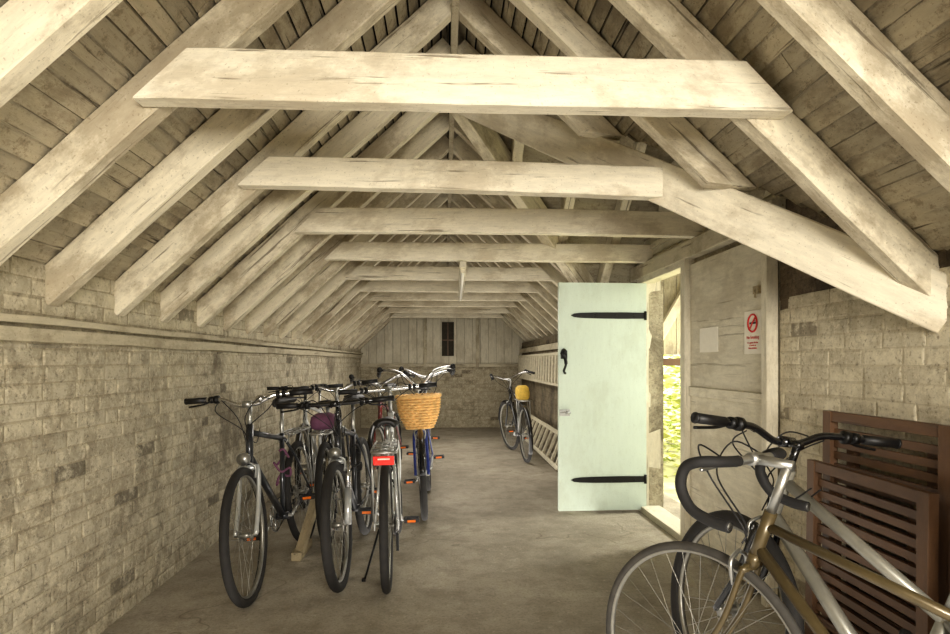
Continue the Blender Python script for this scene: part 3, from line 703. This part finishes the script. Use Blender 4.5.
# ------------------------------------------------------------ outside
mb=MB(); mb.box((5.3,6,-0.15),(7,14,0.2)); O('ground',mb,M['ground'],label='pale grassy ground outside the doorway',cat='ground',kind='structure')
mb=MB()
for i in range(6500):
    c=V((random.uniform(2.3,5.0),random.uniform(6.3,9.5),random.uniform(-0.05,1.9)))
    if c.z>1.5+0.4*math.sin(c.x*5+c.y*3): continue
    Rr=Matrix.Rotation(random.uniform(0,6.28),3,'Z')@Matrix.Rotation(random.uniform(-1.2,1.2),3,'X'); l=random.uniform(0.04,0.08)
    mb.add([c+Rr@V(p) for p in ((-l,0,0),(0,-l*0.45,0),(l,0,0),(0,l*0.45,0))],[(0,1,2,3)])
O('bush',mb,M['leaf'],label='sunlit yellow green leafy shrub outside the doorway',cat='bush',kind='stuff')
pr=E('porch',(1.80,5.85,0),(0,0,0),'white boarded porch with timber bracing outside the doorway','porch')
mb=MB('z')
for i in range(12): mb.box((0.06+0.13*i,0.05,1.85),(0.124,0.02,1.15),jit=0.001)
O('porch_boards',mb,M['trimwood'],pr)
mb=MB(); 
for i in range(10): mb.box((0.85,-1.2+0.14*i,2.40),(1.7,0.13,0.02),jit=0.001)
O('porch_shade_roof',mb,M['boards'],pr)  # out-of-view roof added to keep the sun off the porch boards
mb=MB(); beam(mb,(0,0,1.20),(1.5,0,1.20),0.08,0.07); O('porch_rail',mb,M['brownwood'],pr)
mb=MB(); beam(mb,(0.20,-0.02,1.25),(0.85,-0.02,2.35),0.07,0.09); O('brace',mb,M['beam'],pr)
mb=MB(); beam(mb,(0.05,-0.9,2.3),(1.1,-0.9,1.75),0.07,0.08); O('brace',mb,M['beam'],pr)
mb=MB(); beam(mb,(1.5,0.0,0.0),(1.5,0.0,2.3),0.09,0.09,up=(0,1,0)); O('porch_post',mb,M['beam'],pr)
# ------------------------------------------------------------ lights
def area(name,loc,rot,sx,sy,e,c):
    l=bpy.data.lights.new(name,'AREA'); l.shape='RECTANGLE'; l.size=sx; l.size_y=sy; l.energy=e; l.color=c
    o=bpy.data.objects.new(name,l); o.location=loc; o.rotation_euler=[math.radians(a) for a in rot]; bpy.context.scene.collection.objects.link(o); return o
W1=(1.0,0.95,0.875)
area('lamp_rear_window',(0.5,-2.0,1.5),(88,0,0),1.5,1.0,185,W1)
area('lamp_doorway',(3.4,3.6,1.6),(90,0,90),2.6,2.0,36,(1.0,0.97,0.90))
area('lamp_corridor',(0.05,7.0,1.85),(0,0,0),1.0,4.5,52,W1)
area('fill_floor_bounce',(0.0,1.3,0.012),(180,0,0),2.2,3.0,17,W1)  # added fill at floor level, stands in for light bounced upwards
area('fill_floor_bounce_far',(0.3,6.4,0.012),(180,0,0),1.8,6.0,44,W1)  # same added floor-bounce fill for the far roof, no real fitting
area('fill_foliage',(4.0,5.2,3.2),(50,0,15),2.0,1.2,900,(1.0,0.97,0.85))  # unseen area light added to brighten the shrub
sun=bpy.data.lights.new('sun','SUN'); sun.energy=8; sun.angle=0.02; sun.color=(1,0.94,0.8)
so=bpy.data.objects.new('sun',sun); so.rotation_euler=(math.radians(35),math.radians(-12),0); bpy.context.scene.collection.objects.link(so)
w=bpy.data.worlds.new('world'); bpy.context.scene.world=w; w.use_nodes=True
w.node_tree.nodes['Background'].inputs[0].default_value=(0.93,0.95,0.86,1); w.node_tree.nodes['Background'].inputs[1].default_value=1.1
# ------------------------------------------------------------ camera
cd=bpy.data.cameras.new('camera'); cd.sensor_width=36; cd.lens=22.74; cd.shift_y=0.0474; cd.clip_start=0.05
co=bpy.data.objects.new('camera',cd); co.location=(0,0,1.2); co.rotation_euler=(math.radians(90),0,math.radians(-2.9)); bpy.context.scene.collection.objects.link(co)
bpy.context.scene.camera=co
vs_=bpy.context.scene.view_settings
vs_.view_transform='Standard'
try: vs_.look='Medium High Contrast'
except Exception as ex: print('look',ex)
